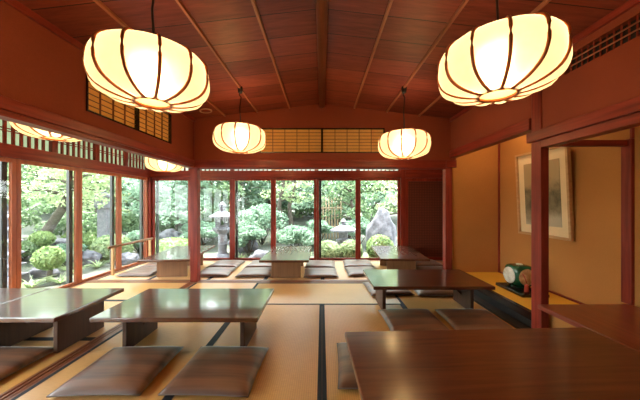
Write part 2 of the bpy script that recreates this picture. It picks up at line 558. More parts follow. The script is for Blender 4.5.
# ------------------------------------------------------------------ posts and beams
def post(n, x0, x1, y0, y1, z0, z1):
    bm = new_bm(); box(bm, x0, x1, y0, y1, z0, z1, .006)
    return struct('trim_%d' % n, bm, M['beam_z'])
post(9, -2.012, -1.90, 4.145, 4.255, .005, 1.733)          # left post under the far lintel
post(10, 1.885, 1.985, 4.145, 4.255, .005, 1.99)         # post beside the alcove
post(11, 1.94, 2.012, 2.41, 2.525, 0, 2.48)              # near alcove post
post(12, 2.70, 2.775, 2.375, 2.46, .317, 1.775)
post(50, 2.712, 2.74, 2.375, 2.40, 1.776, 2.42)             # wall post behind the shelf
post(13, -2.03, -1.93, 4.10, 4.22, 1.86, 2.48)
# lintels
bm = new_bm(); box(bm, -2.0, 2.03, 4.095, 4.125, 1.745, 1.86, .006); box(bm, -2.03, 1.93, 4.135, 4.245, 1.733, 1.80, .005)
struct('trim_14', bm, M['beam_x'])
bm = new_bm(); box(bm, -1.945, -1.915, YB, 4.10, 1.775, 1.855, .006); box(bm, -2.03, -1.93, YB, 4.12, 1.738, 1.775, .004)
struct('trim_15', bm, M['beam_y'])
bm = new_bm(); box(bm, 1.905, 1.945, YB, 2.54, 1.765, 1.855, .006); box(bm, 1.935, 2.03, YB, 2.405, 1.70, 1.768, .004)
struct('trim_16', bm, M['beam_y'])
bm = new_bm(); box(bm, 1.925, 2.035, 2.53, 4.12, 1.89, 2.0, .006)
struct('trim_17', bm, M['beam_y'])
bm = new_bm(); box(bm, 2.015, 2.70, 2.40, 2.455, 1.715, 1.768, .005)
struct('trim_18', bm, M['beam_x'])
bm = new_bm(); box(bm, 1.865, 2.02, 4.08, 4.13, 1.745, 1.845, .005)
struct('trim_19', bm, M['beam_x'])

# ------------------------------------------------------------------ raised alcove floor, kickboard, shelf
bm = new_bm(); box(bm, 2.075, XT - .001, 2.53, 4.188, .10, .145)
struct('floor_alcove', bm, M['toko'])
bm = new_bm(); box(bm, 2.015, 2.073, 2.53, 4.185, .075, .150, .006)
struct('trim_20', bm, M['black'])
bm = new_bm(); box(bm, 2.03, 2.07, 2.53, 4.185, -.06, .074)
struct('trim_21', bm, M['black_matte'])
bm = new_bm(); box(bm, 1.905, 2.015, 1.0, 4.13, -.06, .003, .002)
struct('trim_22', bm, M['groove'])
bm = new_bm(); box(bm, 1.905, 2.728, 1.0, 2.405, .276, .316, .006)
struct('trim_23', bm, M['shelf'])
bm = new_bm(); box(bm, 2.05, 2.09, 1.0, 2.52, .004, .275)
struct('wall_shelf', bm, M['ochre'])

# ------------------------------------------------------------------ glass walls
def window_far(n, x0, x1, dark):
    w = struct_empty('window_%d' % n, ((x0 + x1) / 2, YG, 0))
    h = (x1 - x0) / 2
    bm = new_bm()
    s = .052
    box(bm, -h, -h + s, -.02, .02, .005, 1.735, .004); box(bm, h - s, h, -.02, .02, .005, 1.735, .004)
    box(bm, -h + s, h - s, -.02, .02, 1.685, 1.735, .004); box(bm, -h + s, h - s, -.02, .02, .005, .045, .004)
    obj('sash_frame', bm, M['beam_z'], w)
    bm = new_bm(); box(bm, -h + s, h - s, -.003, .003, .045, 1.685)
    obj('pane', bm, M['glass'], w)
    if dark:
        bm = new_bm(); box(bm, -h + s + .002, -h + s + .05, .03, .07, .005, 1.70, .004)
        obj('outer_stile', bm, M['dark_stile'], w)
def window_left(n, y0, y1, dark):
    w = struct_empty('window_%d' % n, (XG, (y0 + y1) / 2, 0))
    h = (y1 - y0) / 2
    bm = new_bm(); s = .05
    box(bm, -.02, .02, -h, -h + s, .005, 1.735, .004); box(bm, -.02, .02, h - s, h, .005, 1.735, .004)
    box(bm, -.02, .02, -h + s, h - s, 1.685, 1.735, .004); box(bm, -.02, .02, -h + s, h - s, .005, .045, .004)
    obj('sash_frame', bm, M['sash'], w)
    bm = new_bm(); box(bm, -.003, .003, -h + s, h - s, .045, 1.685)
    obj('pane', bm, M['glass'], w)
    if dark:
        bm = new_bm(); box(bm, -.075, -.03, h - s - .06, h - s - .002, .005, 1.70, .004)
        obj('outer_stile', bm, M['dark_stile'], w)
xs = [-3.60, -2.78, -1.90, -1.03, -.117, .763, 1.655]
for i in range(6):
    window_far(i + 1, xs[i] + .001, xs[i + 1] - .001, i in (0, 2, 4))
ys = [-1.5, -.72, .06, .84, 1.63, 2.43, 3.235, 4.07, 4.88, 5.66]
for i in range(9):
    window_left(i + 7, ys[i] + .001, ys[i + 1] - .001, i in (5, 6, 7, 8))
# corner post, end posts
post(24, -3.72, -3.605, 5.665, 5.83, 0, 2.5)
post(25, 1.66, 1.76, 5.72, 5.82, 0, 2.5)
# beams over the glass and transom rails
bm = new_bm(); box(bm, -3.60, 1.66, 5.72, 5.83, 1.737, 1.89, .005); box(bm, -3.60, 1.66, 5.72, 5.83, 2.32, 2.50, .005)
struct('trim_26', bm, M['beam_x'])
bm = new_bm(); box(bm, -3.70, -3.60, -1.5, 5.66, 1.737, 1.89, .005); box(bm, -3.70, -3.60, -1.5, 5.66, 2.32, 2.50, .005)
struct('trim_27', bm, M['beam_y'])
bm = new_bm(); box(bm, -3.72, -3.60, YB, -1.5, -.06, 2.5)
struct('wall_corridor_left', bm, M['wall'])
# lattice transoms over the glass
M['white_paper'] = paper('white_transom_paper', (0.85, 0.88, 0.80), 0.1, 0.8)
def lattice_transom(n, axis, a, b, fixed):
    w = struct_empty('window_%d' % n, (0, 0, 0))
    fr, lt, pp = new_bm(), new_bm(), new_bm()
    def bx(bm, u0, u1, d0, d1, z0, z1):
        if axis == 0: box(bm, u0, u1, fixed + d0, fixed + d1, z0, z1)
        else: box(bm, fixed - d1, fixed - d0, u0, u1, z0, z1)
    bx(fr, a, a + .04, -.03, .03, 1.891, 2.319); bx(fr, b - .04, b, -.03, .03, 1.891, 2.319)
    k = max(1, round((b - a - .08) / .092))
    st = (b - a - .08) / k
    for i in range(1, k):
        u = a + .04 + i * st
        bx(lt, u - .013, u + .013, -.012, .012, 1.891, 2.319)
    for z in (2.045, 2.075):
        bx(lt, a + .04, b - .04, -.008, .008, z - .006, z + .006)
    bx(pp, a + .04, b - .04, .016, .018, 1.891, 2.319)
    mt = M['beam_z']
    obj('frame', fr, mt, w); obj('lattice', lt, mt, w); obj('paper', pp, M['white_paper' if axis == 0 else 'pale_paper'], w)
tp = [-1.5, -.5, .2, .9, 1.6, 2.3, 3.0, 3.69, 4.39, 5.05, 5.66]
for i in range(10):
    lattice_transom(20 + i, 1, tp[i] + .001, tp[i + 1] - .001, XG)
for i in range(6):
    lattice_transom(30 + i, 0, xs[i] + .001, xs[i + 1] - .001, YG)
# dark woven door at the far end
d = struct_empty('door_1', (2.24, YG, 0))
bm = new_bm(); box(bm, -.48, -.42, -.03, .03, .005, 1.735, .004); box(bm, .42, .48, -.03, .03, .005, 1.735, .004); box(bm, -.42, .42, -.03, .03, 1.67, 1.735, .004); box(bm, -.42, .42, -.03, .03, .005, .07, .004)
obj('door_frame', bm, M['beam_z'], d)
bm = new_bm(); box(bm, -.42, .42, -.012, .012, .07, 1.67)
obj('door_panel', bm, M['wicker'], d)
bm = new_bm(); box(bm, 1.76, 2.72, 5.72, 5.83, 1.737, 2.5, .004)
struct('wall_far_corridor', bm, M['beam_x'])

# ------------------------------------------------------------------ paper transoms (shoji) in the walls
def shoji(n, axis, a, b, fixed, cols):
    w = struct_empty('window_%d' % n, (0, 0, 0))
    fr, lt, pp = new_bm(), new_bm(), new_bm()
    def bx(bm, u0, u1, d0, d1, z0, z1, bev=0):
        if axis == 0: box(bm, u0, u1, fixed + d0, fixed + d1, z0, z1, bev)
        else: box(bm, fixed - d1, fixed - d0, u0, u1, z0, z1, bev)
    c = (a + b) / 2
    t = .014
    bx(fr, a, b, -.01, .06, SJ0, SJ0 + t); bx(fr, a, b, -.01, .06, SJ1 - t, SJ1)
    bx(fr, a, a + t, -.01, .06, SJ0 + t, SJ1 - t); bx(fr, b - t, b, -.01, .06, SJ0 + t, SJ1 - t)
    bx(fr, c - .014, c + .014, -.01, .06, SJ0 + t, SJ1 - t)
    for p0, p1 in ((a + t, c - .014), (c + .014, b - t)):
        st = (p1 - p0) / cols
        for i in range(1, cols):
            bx(lt, p0 + i * st - .004, p0 + i * st + .004, .010, .022, SJ0 + t, SJ1 - t)
        sz = (SJ1 - SJ0 - 2 * t) / 7
        for i in range(1, 7):
            z = SJ0 + t + i * sz
            bx(lt, p0, p1, .012, .020, z - .003, z + .003)
        bx(pp, p0, p1, .024, .026, SJ0 + t, SJ1 - t)
    obj('frame', fr, M['black'], w); obj('lattice', lt, M['ridge'], w); obj('paper', pp, M['shoji_paper'], w)
shoji(40, 0, -.945, .945, YF, 5)
shoji(41, 1, TL0, TL1, XL, 4)

# ------------------------------------------------------------------ ventilation grille
g = thing('ventilation_grille', 'long dark lattice ventilation grille set high in the red wall above the alcove', 'vent', (XR, VG0, VZ0))
bm = new_bm(); box(bm, .045, .055, 0, VG1 - VG0, 0, VZ1 - VZ0)
obj('backing', bm, M['black_matte'], g)
L = VG1 - VG0
for z in (.046, .092):
    bm = new_bm(); box(bm, .004, .012, 0, L, z - .004, z + .004)
    obj('rail', bm, M['batten'], g)
bm = new_bm()
k = int(L / .045)
for i in range(1, k):
    y = i * L / k
    box(bm, .012, .020, y - .004, y + .004, 0, VZ1 - VZ0)
obj('slats', bm, M['beam_z'], g)

# ------------------------------------------------------------------ ceiling ring
x = -1.65; z = ZR - abs(x) * (ZR - ZC) / 2.02
t = thing('ceiling_speaker', 'small round pale ring fixture set flush in the red board ceiling', 'ceiling fixture', (x, 3.86, z))
t.rotation_euler = (0, -math.atan((ZR - ZC) / 2.02), 0)
bm = new_bm(); torus(bm, .075, .012, -.004)
obj('rim', bm, M['ring'], t, True)
bm = new_bm(); lathe(bm, [(.072, .0), (.072, -.006), (.01, -.010)], 24)
obj('cover', bm, M['beam_z'], t)

# ------------------------------------------------------------------ lanterns
NR = 12
def lan_prof():
    out = []
    for i in range(0, 25):
        t = -PI / 2 + PI * i / 24
        s, c = math.sin(t), math.cos(t)
        if t < 0:
            n = 2.45; z = -.159 * abs(s) ** (2 / n); r = .297 * abs(c) ** (2 / n)
        else:
            n = 3.5; z = .140 * abs(s) ** (2 / n); r = .297 * abs(c) ** (2 / n)
        out.append((r, z, t))
    return out
def make_lantern(label, loc):
    root = thing('paper_lantern', label, 'lantern', loc, 0.13, 'paper lanterns hanging from the ceiling')
    prof = [p for p in lan_prof() if p[0] > .092]
    bm = new_bm(); n = NR * 6
    rings = []
    prof2 = [(.088, prof[0][1] - .001, -1.3)] + prof + [(.10, prof[-1][1] + .001, 1.3)]
    for r, z, t in prof2:
        ring = []
        for k in range(n):
            f = (k % 6) / 6.0
            lob = 4 * f * (1 - f)
            kk = .012 * lob if t > 0.2 else .012 * lob + .085 * lob * min(1, (.2 - t) / .8)
            flat = math.cos(PI / NR) / math.cos(2 * PI / NR * (f - .5)) if True else 1
            rr = r * (flat * .0 + 1.0) * (1 + kk - .008 * lob)
            a = 2 * PI * k / n
            ring.append(bm.verts.new((rr * math.cos(a), rr * math.sin(a), z - (.014 * lob * min(1, (-.3 - t) / .3) if t < -.3 else 0))))
        rings.append(ring)
    for i in range(len(rings) - 1):
        for k in range(n):
            bm.faces.new((rings[i][k], rings[i][(k + 1) % n], rings[i + 1][(k + 1) % n], rings[i + 1][k]))
    sh = obj('paper_shade', bm, M['lantern_paper'], root, True)
    for k in range(NR):
        a = 2 * PI * k / NR
        bm = new_bm()
        tube(bm, [((r + .005) * math.cos(a), (r + .005) * math.sin(a), z - (.006 if t < -.3 else 0)) for r, z, t in prof], .0088, 6)
        obj('rib', bm, M['rib'], root, True)
    bm = new_bm(); torus(bm, .095, .010, prof[0][1] - .004)
    obj('bottom_ring', bm, M['rib'], root, True)
    bm = new_bm(); lathe(bm, [(.088, 0), (.088, .003)], 28, 0, (0, 0, prof[0][1] + .004))
    obj('bottom_disc', bm, M['lantern_paper'], root)
    bm = new_bm(); torus(bm, .105, .010, prof[-1][1] + .002)
    trg = obj('top_ring', bm, M['rib'], root, True)
    bm = new_bm()
    for a in (0, PI / 2):
        tube(bm, [(-.1 * math.cos(a), -.1 * math.sin(a), prof[-1][1]), (.1 * math.cos(a), .1 * math.sin(a), prof[-1][1])], .005, 6)
    obj('top_spreader', bm, M['rib'], trg)
    return root
def hang(root, zc):
    """cord and ceiling rose for a lantern whose ceiling is at height zc"""
    x, y, z = root.location
    h = zc - z
    bm = new_bm()
    tube(bm, [(0, 0, .155), (.004, 0, .22), (-.004, 0, h * .6), (.012, .004, h - .12), (-.010, 0, h - .09), (0, 0, h - .05), (0, 0, h - .02)], .0065, 6)
    obj('cord', bm, M['cable'], root, True)
    bm = new_bm(); lathe(bm, [(.010, -.075), (.026, -.065), (.030, -.02), (.030, 0.012)], 16, 0, (0, 0, h))
    obj('ceiling_rose', bm, M['black_matte'], root, 'auto')
def lamp(root, p):
    l = bpy.data.lights.new('lantern_bulb', 'POINT')
    l.energy = p; l.color = (1.0, 0.78, 0.50); l.shadow_soft_size = .07
    o = bpy.data.objects.new('lantern_bulb', l); COL.objects.link(o)
    o.parent = root; o.location = (0, 0, .0)
LP = 13.0
lan = [
    ('large glowing paper lantern hanging closest over the two-cushion table, before the paper transom', (-.985, 1.585, 1.952), 'in'),
    ('large glowing paper lantern hanging closest below the dark ventilation grille', (.968, 1.50, 1.965), 'in'),
    ('smaller-looking paper lantern hanging before the far wall, beside the round ceiling ring', (-.985, 3.27, 1.99), 'in'),
    ('smaller-looking paper lantern hanging before the far wall, nearest the alcove', (.985, 3.27, 1.918), 'in'),
    ('paper lantern in the side corridor, half cut off by the long beam, nearest the camera', (-2.78, 2.82, 2.04), 'out'),
    ('paper lantern at the corridor corner, seen just under the beam over the handrail', (-2.77, 4.80, 1.935), 'out'),
    ('paper lantern in the window corridor behind the far lintel, over the middle table', (-.80, 4.93, 1.985), 'out'),
    ('paper lantern in the window corridor behind the far lintel, toward the dark woven door', (1.27, 4.93, 1.99), 'out'),
]
first = None
for lab, loc, kind in lan:
    if first is None:
        r = first = make_lantern(lab, loc)
    else:
        r = dup(first_proto, loc, .13 + random.uniform(-.02, .02), lab) if False else None
    if r is None:
        r = first.copy(); COL.objects.link(r); r.location = loc; r['label'] = lab
        r.rotation_euler = (0, 0, .13 + random.uniform(-.03, .03))
        for ch in shade_parts:
            c = ch.copy(); COL.objects.link(c); c.parent = r
            for g_ in list(ch.children):
                d_ = g_.copy(); COL.objects.link(d_); d_.parent = c
    else:
        shade_parts = list(r.children)
    zc = ZR - abs(loc[0]) * (ZR - ZC) / 2.02 if kind == 'in' else 2.50
    hang(r, zc)
    lamp(r, LP)

# ------------------------------------------------------------------ tables
ZT = .34
def table(label, cx, cy, lx, ly, rot=0.0, group=None, legs='x', inset=.12, panel=.46, brace=True, pale=False, cat='table'):
    """low table; legs='x': leg panels near the two X ends, standing in the Y direction; 'y': near the two Y ends"""
    t = thing('low_table', label, cat, (cx, cy, 0), rot, group)
    bm = new_bm(); box(bm, -lx / 2, lx / 2, -ly / 2, ly / 2, ZT - .036, ZT, .007, 3)
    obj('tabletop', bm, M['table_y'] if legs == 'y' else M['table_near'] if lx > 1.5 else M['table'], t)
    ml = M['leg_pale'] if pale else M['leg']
    for s in (-1, 1):
        bm = new_bm()
        if legs == 'x':
            u = s * (lx / 2 - inset)
            box(bm, u - .018, u + .018, -panel / 2, panel / 2, .0025, ZT - .036, .004)
        else:
            u = s * (ly / 2 - inset)
            box(bm, -panel / 2, panel / 2, u - .018, u + .018, .0025, ZT - .036, .004)
        lp = obj('leg_panel', bm, ml, t)
        bm = new_bm()
        if legs == 'x':
            tube(bm, [(u - s * .018, 0, .14), (u - s * .17, 0, ZT - .04)], .011, 6)
        else:
            tube(bm, [(0, u - s * .018, .14), (0, u - s * .17, ZT - .04)], .011, 6)
        obj('brace', bm, ml, lp)
    bm = new_bm()
    if legs == 'x':
        for y in (-panel / 2 + .03, panel / 2 - .03):
            box(bm, -(lx / 2 - inset) + .02, (lx / 2 - inset) - .02, y - .012, y + .012, ZT - .075, ZT - .0365)
    else:
        for x in (-panel / 2 + .03, panel / 2 - .03):
            box(bm, x - .012, x + .012, -(ly / 2 - inset) + .02, (ly / 2 - inset) - .02, ZT - .075, ZT - .0365)
    obj('under_rail', bm, ml, t)
    return t
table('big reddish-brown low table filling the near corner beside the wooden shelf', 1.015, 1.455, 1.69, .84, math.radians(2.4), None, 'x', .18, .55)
G = 'low wooden dining tables'
table('dark low table between the grooved floor sill and the tatami aisle, two cushions before it', -1.125, 2.415, 1.275, .715, 0, G, 'x', .16, .42)
table('dark low table at the grooved floor sill in the side corridor, one cushion before it', -2.39, 2.42, .735, .73, 0, G, 'x', .12, .47)
table('dark low table pushed against the side windows, joined edge to edge with another', -3.138, 2.42, .735, .73, 0, G, 'x', .12, .47)
table('dark low table beside the alcove, before the raised yellow floor', 1.172, 3.20, 1.27, .74, 0, G, 'x', .15, .40)
GF = 'long low tables in the window corridor'
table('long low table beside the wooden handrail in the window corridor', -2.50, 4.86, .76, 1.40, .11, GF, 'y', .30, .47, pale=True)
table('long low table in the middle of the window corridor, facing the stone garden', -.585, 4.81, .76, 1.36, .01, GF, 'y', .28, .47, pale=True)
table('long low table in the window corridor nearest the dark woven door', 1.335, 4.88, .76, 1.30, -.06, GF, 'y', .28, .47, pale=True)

# ------------------------------------------------------------------ floor cushions
def make_cushion(label):
    root = thing('floor_cushion', label, 'cushion', (0, 0, 0), 0, 'zabuton floor cushions')
    n = 18; h = .28; verts = []; faces = []
    def hgt(u, v):
        e = max(abs(u), abs(v))
        a = (1 - abs(u) ** 4.5) * (1 - abs(v) ** 4.5)
        return .052 * max(a, 0) ** .42
    for side in (1, -1):
        for j in range(n + 1):
            for i in range(n + 1):
                u = -1 + 2 * i / n; v = -1 + 2 * j / n
                # ease the grid towards the rim
                u = math.copysign(1 - (1 - abs(u)) ** 1.35, u); v = math.copysign(1 - (1 - abs(v)) ** 1.35, v)
                pin = 1 - .035 * (1 - v * v) * abs(u) ** 3
                pin2 = 1 - .035 * (1 - u * u) * abs(v) ** 3
                z = .022 + side * hgt(u, v) * (.8 if side > 0 else .40)
                if side > 0:
                    z += .004 * noise.noise((u * 2.1, v * 2.1, 3.0)) * (1 - u ** 4) * (1 - v ** 4)
                verts.append((u * h * pin, v * h * pin2, max(z, .0025)))
    m = (n + 1) ** 2
    for j in range(n):
        for i in range(n):
            a = j * (n + 1) + i
            faces.append((a, a + 1, a + n + 2, a + n + 1))
            faces.append((m + a, m + a + n + 1, m + a + n + 2, m + a + 1))
    cv = raw('cover', verts, faces, M['zabuton'], root, True)
    bm = new_bm()
    pts = []
    for k in range(4):
        for i in range(10):
            s = -1 + 2 * i / 10
            u, v = [(s, -1), (1, s), (-s, 1), (-1, -s)][k]
            pin = 1 - .035 * (1 - v * v) * abs(u) ** 3; pin2 = 1 - .035 * (1 - u * u) * abs(v) ** 3
            pts.append((u * h * pin, v * h * pin2, .022))
    pts.append(pts[0])
    tube(bm, pts, .0045, 5, False)
    obj('piping', bm, M['piping'], cv, True)
    return root
cush = [
    (-1.415, 1.955, .03, 'brown silk floor cushion next to the grooved sill, before the dark two-cushion table'),
    (-.725, 1.955, -.03, 'brown silk floor cushion beside the open tatami aisle, before the dark two-cushion table'),
    (-2.43, 1.95, .0, 'dark silk floor cushion in the side corridor, before the joined tables'),
    (.395, 2.01, -.04, 'brown floor cushion poking out past the end of the big near table'),
    (.91, 2.74, .03, 'brown floor cushion before the alcove table, next to the aisle'),
    (1.53, 2.74, -.02, 'brown floor cushion before the alcove table, next to the raised alcove floor'),
    (.90, 3.78, .06, 'brown floor cushion behind the alcove table, its corner past the table end'),
    (1.53, 3.76, -.03, 'brown floor cushion behind the alcove table, near the alcove post'),
    (-1.13, 4.66, .04, 'pale-lit floor cushion at the middle corridor table, handrail side, nearer row'),
    (-1.14, 5.29, -.03, 'pale-lit floor cushion at the middle corridor table, handrail side, by the window'),
    (-.02, 4.63, .02, 'pale-lit floor cushion at the middle corridor table, alcove side, nearer row'),
    (-.03, 5.27, -.04, 'pale-lit floor cushion at the middle corridor table, alcove side, by the window'),
    (-1.83, 4.68, .05, 'pale-lit floor cushion behind the slim red post, nearer row'),
    (-1.85, 5.30, -.02, 'pale-lit floor cushion behind the slim red post, by the window'),
    (-3.09, 4.71, .03, 'pale-lit floor cushion between handrail and corridor table, nearer row'),
    (-3.11, 5.30, .0, 'pale-lit floor cushion between handrail and corridor table, in the corner'),
    (.70, 4.72, .05, 'pale-lit floor cushion at the table near the dark woven door, aisle side, nearer row'),
    (.70, 5.33, -.02, 'pale-lit floor cushion at the table near the dark woven door, aisle side, by the window'),
    (1.97, 4.76, .04, 'floor cushion tucked beside the woven door table, nearer row'),
    (2.02, 5.36, .0, 'floor cushion right in front of the dark woven door'),
]
proto = None
for x, y, a, lab in cush:
    if proto is None:
        proto = make_cushion(lab); proto.location = (x, y, .0005); proto.rotation_euler = (0, 0, a)
    else:
        dup(proto, (x, y, .0005), a, lab)

# ------------------------------------------------------------------ handrail by the side windows
hr = thing('handrail', 'low wooden handrail on two posts in front of the side windows', 'handrail', (-3.50, 4.55, 0))
bm = new_bm(); tube(bm, [(0, -.09, .475), (0, .5, .478), (0, 1.06, .48)], .022, 10)
obj('rail', bm, M['leg_pale'], hr, True)
for y in (.0, .98):
    bm = new_bm(); box(bm, -.018, .018, y - .018, y + .018, .0025, .462, .003)
    obj('post', bm, M['rail_wood'], hr)

# ------------------------------------------------------------------ picture in the alcove
def art_mat():
    m, nt, out = mat_new('brush_painting')
    tc = N(nt, 'ShaderNodeTexCoord').outputs['Object']
    sp = N(nt, 'ShaderNodeSeparateXYZ'); nt.links.new(tc, sp.inputs[0])
    v = coords(nt, (1, 1, 1))
    n = nz(nt, v, 9, 6, 0.7, 0.6)
    n2 = nz(nt, v, 3.5, 4, 0.6)
    h = math_n(nt, 'ADD', sp.outputs[2], math_n(nt, 'MULTIPLY', math_n(nt, 'SUBTRACT', n2, 0.5), 0.35))
    land = ramp(nt, h, 0.16, 0.04)
    c = mix_col(nt, ramp(nt, n, 0.3, 0.7), (0.07, 0.058, 0.026), (0.26, 0.21, 0.115))
    c = mix_col(nt, land, (0.42, 0.30, 0.15), c)
    low = ramp(nt, h, -0.22, -0.34)
    c = mix_col(nt, low, c, (0.48, 0.40, 0.27))
    bsdf(nt, out, c, 0.5, 0.3)
    return m
pc = thing('framed_painting', 'large framed ink landscape leaning from the ochre alcove wall', 'picture', (XT - .005, 3.322, .80))
pc.rotation_euler = (0, -.045, 0)
w2, hh = .396, 1.06
def pb(bm, y0, y1, z0, z1, x0, x1, bev=0):
    box(bm, x0, x1, y0, y1, z0, z1, bev)
bm = new_bm()
pb(bm, -w2, -w2 + .03, 0, hh, -.045, -.003, .004); pb(bm, w2 - .03, w2, 0, hh, -.045, -.003, .004)
pb(bm, -w2 + .03, w2 - .03, 0, .03, -.045, -.003, .004); pb(bm, -w2 + .03, w2 - .03, hh - .03, hh, -.045, -.003, .004)
obj('frame', bm, M['rail_wood'], pc)
bm = new_bm(); pb(bm, -w2 + .03, w2 - .03, .03, hh - .03, -.020, -.004)
obj('mount', bm, plain('cream_mount', (0.80, 0.61, 0.35), 0.8, 0.2, 0.04), pc)
bm = new_bm(); box(bm, -.004, .0, -.268, .268, -.40, .38)
o = obj('painting', bm, art_mat(), pc); o.location = (-.0205, 0, .535)

# ------------------------------------------------------------------ green ceramic drum ornament on a board
bd = new_bm(); box(bd, -.1525, .1525, -.24, .24, .0, .035, .006)
tag(obj('display_board', bd, M['black'], None, False, (2.4025, 3.29, .146)), 'black lacquered display board on the yellow alcove floor', 'board')
dr = thing('drum_ornament', 'green glazed round ornament with pale discs standing on the black board', 'ornament', (2.455, 3.385, .182), .02)
glaze = plain('green_glaze', (0.006, 0.085, 0.035), 0.15, 0.7, .35, 14)
white_gl = stone_mat('white_glaze', (0.45, 0.40, 0.30), (0.85, 0.82, 0.74), 14)
tan_gl = stone_mat('tan_glaze', (0.30, 0.16, 0.06), (0.72, 0.50, 0.24), 14)
# body: superellipsoid, rounded cube
bm = new_bm()
def sp_(c, e): return math.copysign(abs(c) ** e, c)
NU, NV = 40, 22; rings = []
for j in range(1, NV):
    v = -PI / 2 + PI * j / NV
    rings.append([bm.verts.new((.130 * sp_(math.cos(v), .45) * sp_(math.cos(u), .5), .130 * sp_(math.cos(v), .45) * sp_(math.sin(u), .5), .135 + .13 * sp_(math.sin(v), .5))) for u in [2 * PI * i / NU for i in range(NU)]])
for j in range(len(rings) - 1):
    for i in range(NU):
        bm.faces.new((rings[j][i], rings[j][(i + 1) % NU], rings[j + 1][(i + 1) % NU], rings[j + 1][i]))
bm.faces.new(rings[0][::-1]); bm.faces.new(rings[-1])
obj('body', bm, glaze, dr, True)
def disc(a, m):
    bm = new_bm()
    lathe(bm, [(.100, 0.0), (.094, .010), (.04, .014), (.03, .018), (.006, .018)], 28)
    o = obj('disc', bm, m, dr, 'auto')
    o.location = (.127 * math.cos(a), .127 * math.sin(a), .135)
    o.rotation_euler = (0, PI / 2, a)
    return o
disc(-PI, white_gl)['label'] = 'white disc'
disc(-PI / 2, tan_gl)['label'] = 'tan disc'
bm = new_bm(); lathe(bm, [(.036, .258), (.036, .272), (.024, .276), (.010, .277)], 20)
obj('cap', bm, white_gl, dr, 'auto')
bm = new_bm(); lathe(bm, [(.10, 0), (.10, .014), (.07, .02)], 24)
obj('foot', bm, glaze, dr, 'auto')
red = plain('red_cord', (0.42, 0.05, 0.02), 0.7)
bm = new_bm()
tube(bm, [(-.06, -.125, .19), (-.075, -.18, .16), (-.09, -.235, .10)], .006, 6)
lathe(bm, [(.012, .085), (.020, .07), (.026, .0), (.024, -.001)], 12, 0, (-.094, -.238, .002))
obj('tassel', bm, red, dr, True)

# ------------------------------------------------------------------ garden
def ground_z(x, y):
    d = max(-3.9 - x, y - 6.2, 0)
    return -.42 + .055 * d + .010 * d * d * .6 + .10 * noise.noise((x * .35, y * .35, 1.0)) * min(1, d)
bm = new_bm()
nx, ny = 60, 60
gv = [[None] * (ny + 1) for _ in range(nx + 1)]
for i in range(nx + 1):
    for j in range(ny + 1):
        x = -22 + 36 * i / nx; y = -8 + 32 * j / ny
        gv[i][j] = bm.verts.new((x, y, ground_z(x, y) if not (-3.7 < x < 3.1 and -3.2 < y < 5.9) else -.5))
for i in range(nx):
    for j in range(ny):
        bm.faces.new((gv[i][j], gv[i + 1][j], gv[i + 1][j + 1], gv[i][j + 1]))
struct('ground', bm, M['ground'], True)

def leaf_cloud(pads, n_per, size, seed, up=0.6, shell=False, cap=900):
    rnd = random.Random(seed)
    verts, faces = [], []
    for (cx, cy, cz, rx, ry, rz) in pads:
        n = int(n_per if (shell or cap == 420) else n_per * max(.4, (rx * ry + rx * rz) / .5))
        for _ in range(min(n, cap)):
            while True:
                p = Vector((rnd.uniform(-1, 1), rnd.uniform(-1, 1), rnd.uniform(-1, 1)))
                if .01 < p.length <= 1: break
            if shell:
                p.normalize(); p *= rnd.uniform(.93, 1.03)
            else:
                p *= (p.length ** -.45)
            c = Vector((cx + p.x * rx, cy + p.y * ry, cz + p.z * rz))
            nrm = Vector((rnd.gauss(0, 1), rnd.gauss(0, 1), rnd.gauss(0, 1) + up * 2))
            if shell: nrm = p + Vector((rnd.gauss(0, .5), rnd.gauss(0, .5), rnd.gauss(0, .5)))
            nrm.normalize()
            a = nrm.orthogonal().normalized(); b = nrm.cross(a)
            th = rnd.uniform(0, 2 * PI)
            u = a * math.cos(th) + b * math.sin(th); v = nrm.cross(u)
            s = size * rnd.uniform(.6, 1.3)
            k = len(verts)
            verts += [c - u * s, c + v * s * .42 - u * s * .1, c + u * s, c - v * s * .42 - u * s * .1]
            faces.append((k, k + 1, k + 2, k + 3))
    return [tuple(v) for v in verts], faces

def tree(label, x, y, h, spread, matk, seed, npads=9, leaf=.075, dens=150, lean=(0, 0), trunk=.08, low=.35, group='trees in the garden', twin=False):
    rnd = random.Random(seed)
    z0 = ground_z(x, y)
    t = thing('garden_tree', label, 'tree', (x, y, z0 - .03), 0, group)
    pads = []
    bm = new_bm()
    top = Vector((lean[0], lean[1], h * .9))
    pts = [Vector((0, 0, 0))]
    for k in range(1, 6):
        f = k / 5
        pts.append(Vector((lean[0] * f + rnd.uniform(-.08, .08) * h * .3, lean[1] * f + rnd.uniform(-.05, .05), h * .9 * f)))
    tube(bm, pts, [trunk * (1.15 - .9 * i / 5) for i in range(6)], 8)
    if twin:
        tube(bm, [p + Vector((.30 + .03 * i, .05, 0)) for i, p in enumerate(pts)], [trunk * (1.05 - .85 * i / 5) for i in range(6)], 8)
    for k in range(npads):
        f = low + (1.05 - low) * (k + .5) / npads
        i = min(int(f * 5), 4)
        base = pts[i].lerp(pts[i + 1], min(1, f * 5 - i))
        a = k * 2.4 + rnd.uniform(-.5, .5)
        R = spread * (1.05 - .65 * f) * rnd.uniform(.55, 1.05)
        c = base + Vector((math.cos(a) * R, math.sin(a) * R, rnd.uniform(-.05, .12) * h * .3))
        s = spread * rnd.uniform(.38, .6)
        pads.append((c.x, c.y, c.z, s, s * rnd.uniform(.8, 1.1), s * rnd.uniform(.28, .48)))
        tube(bm, [base - Vector((0, 0, .1)), base.lerp(c, .5) + Vector((0, 0, .03)), c], [trunk * .42, trunk * .3, trunk * .12], 6)
    obj('trunk', bm, M['bark'], t, True)
    v, f = leaf_cloud(pads, dens, leaf, seed)
    raw('foliage', v, f, M[matk], t)
    return t

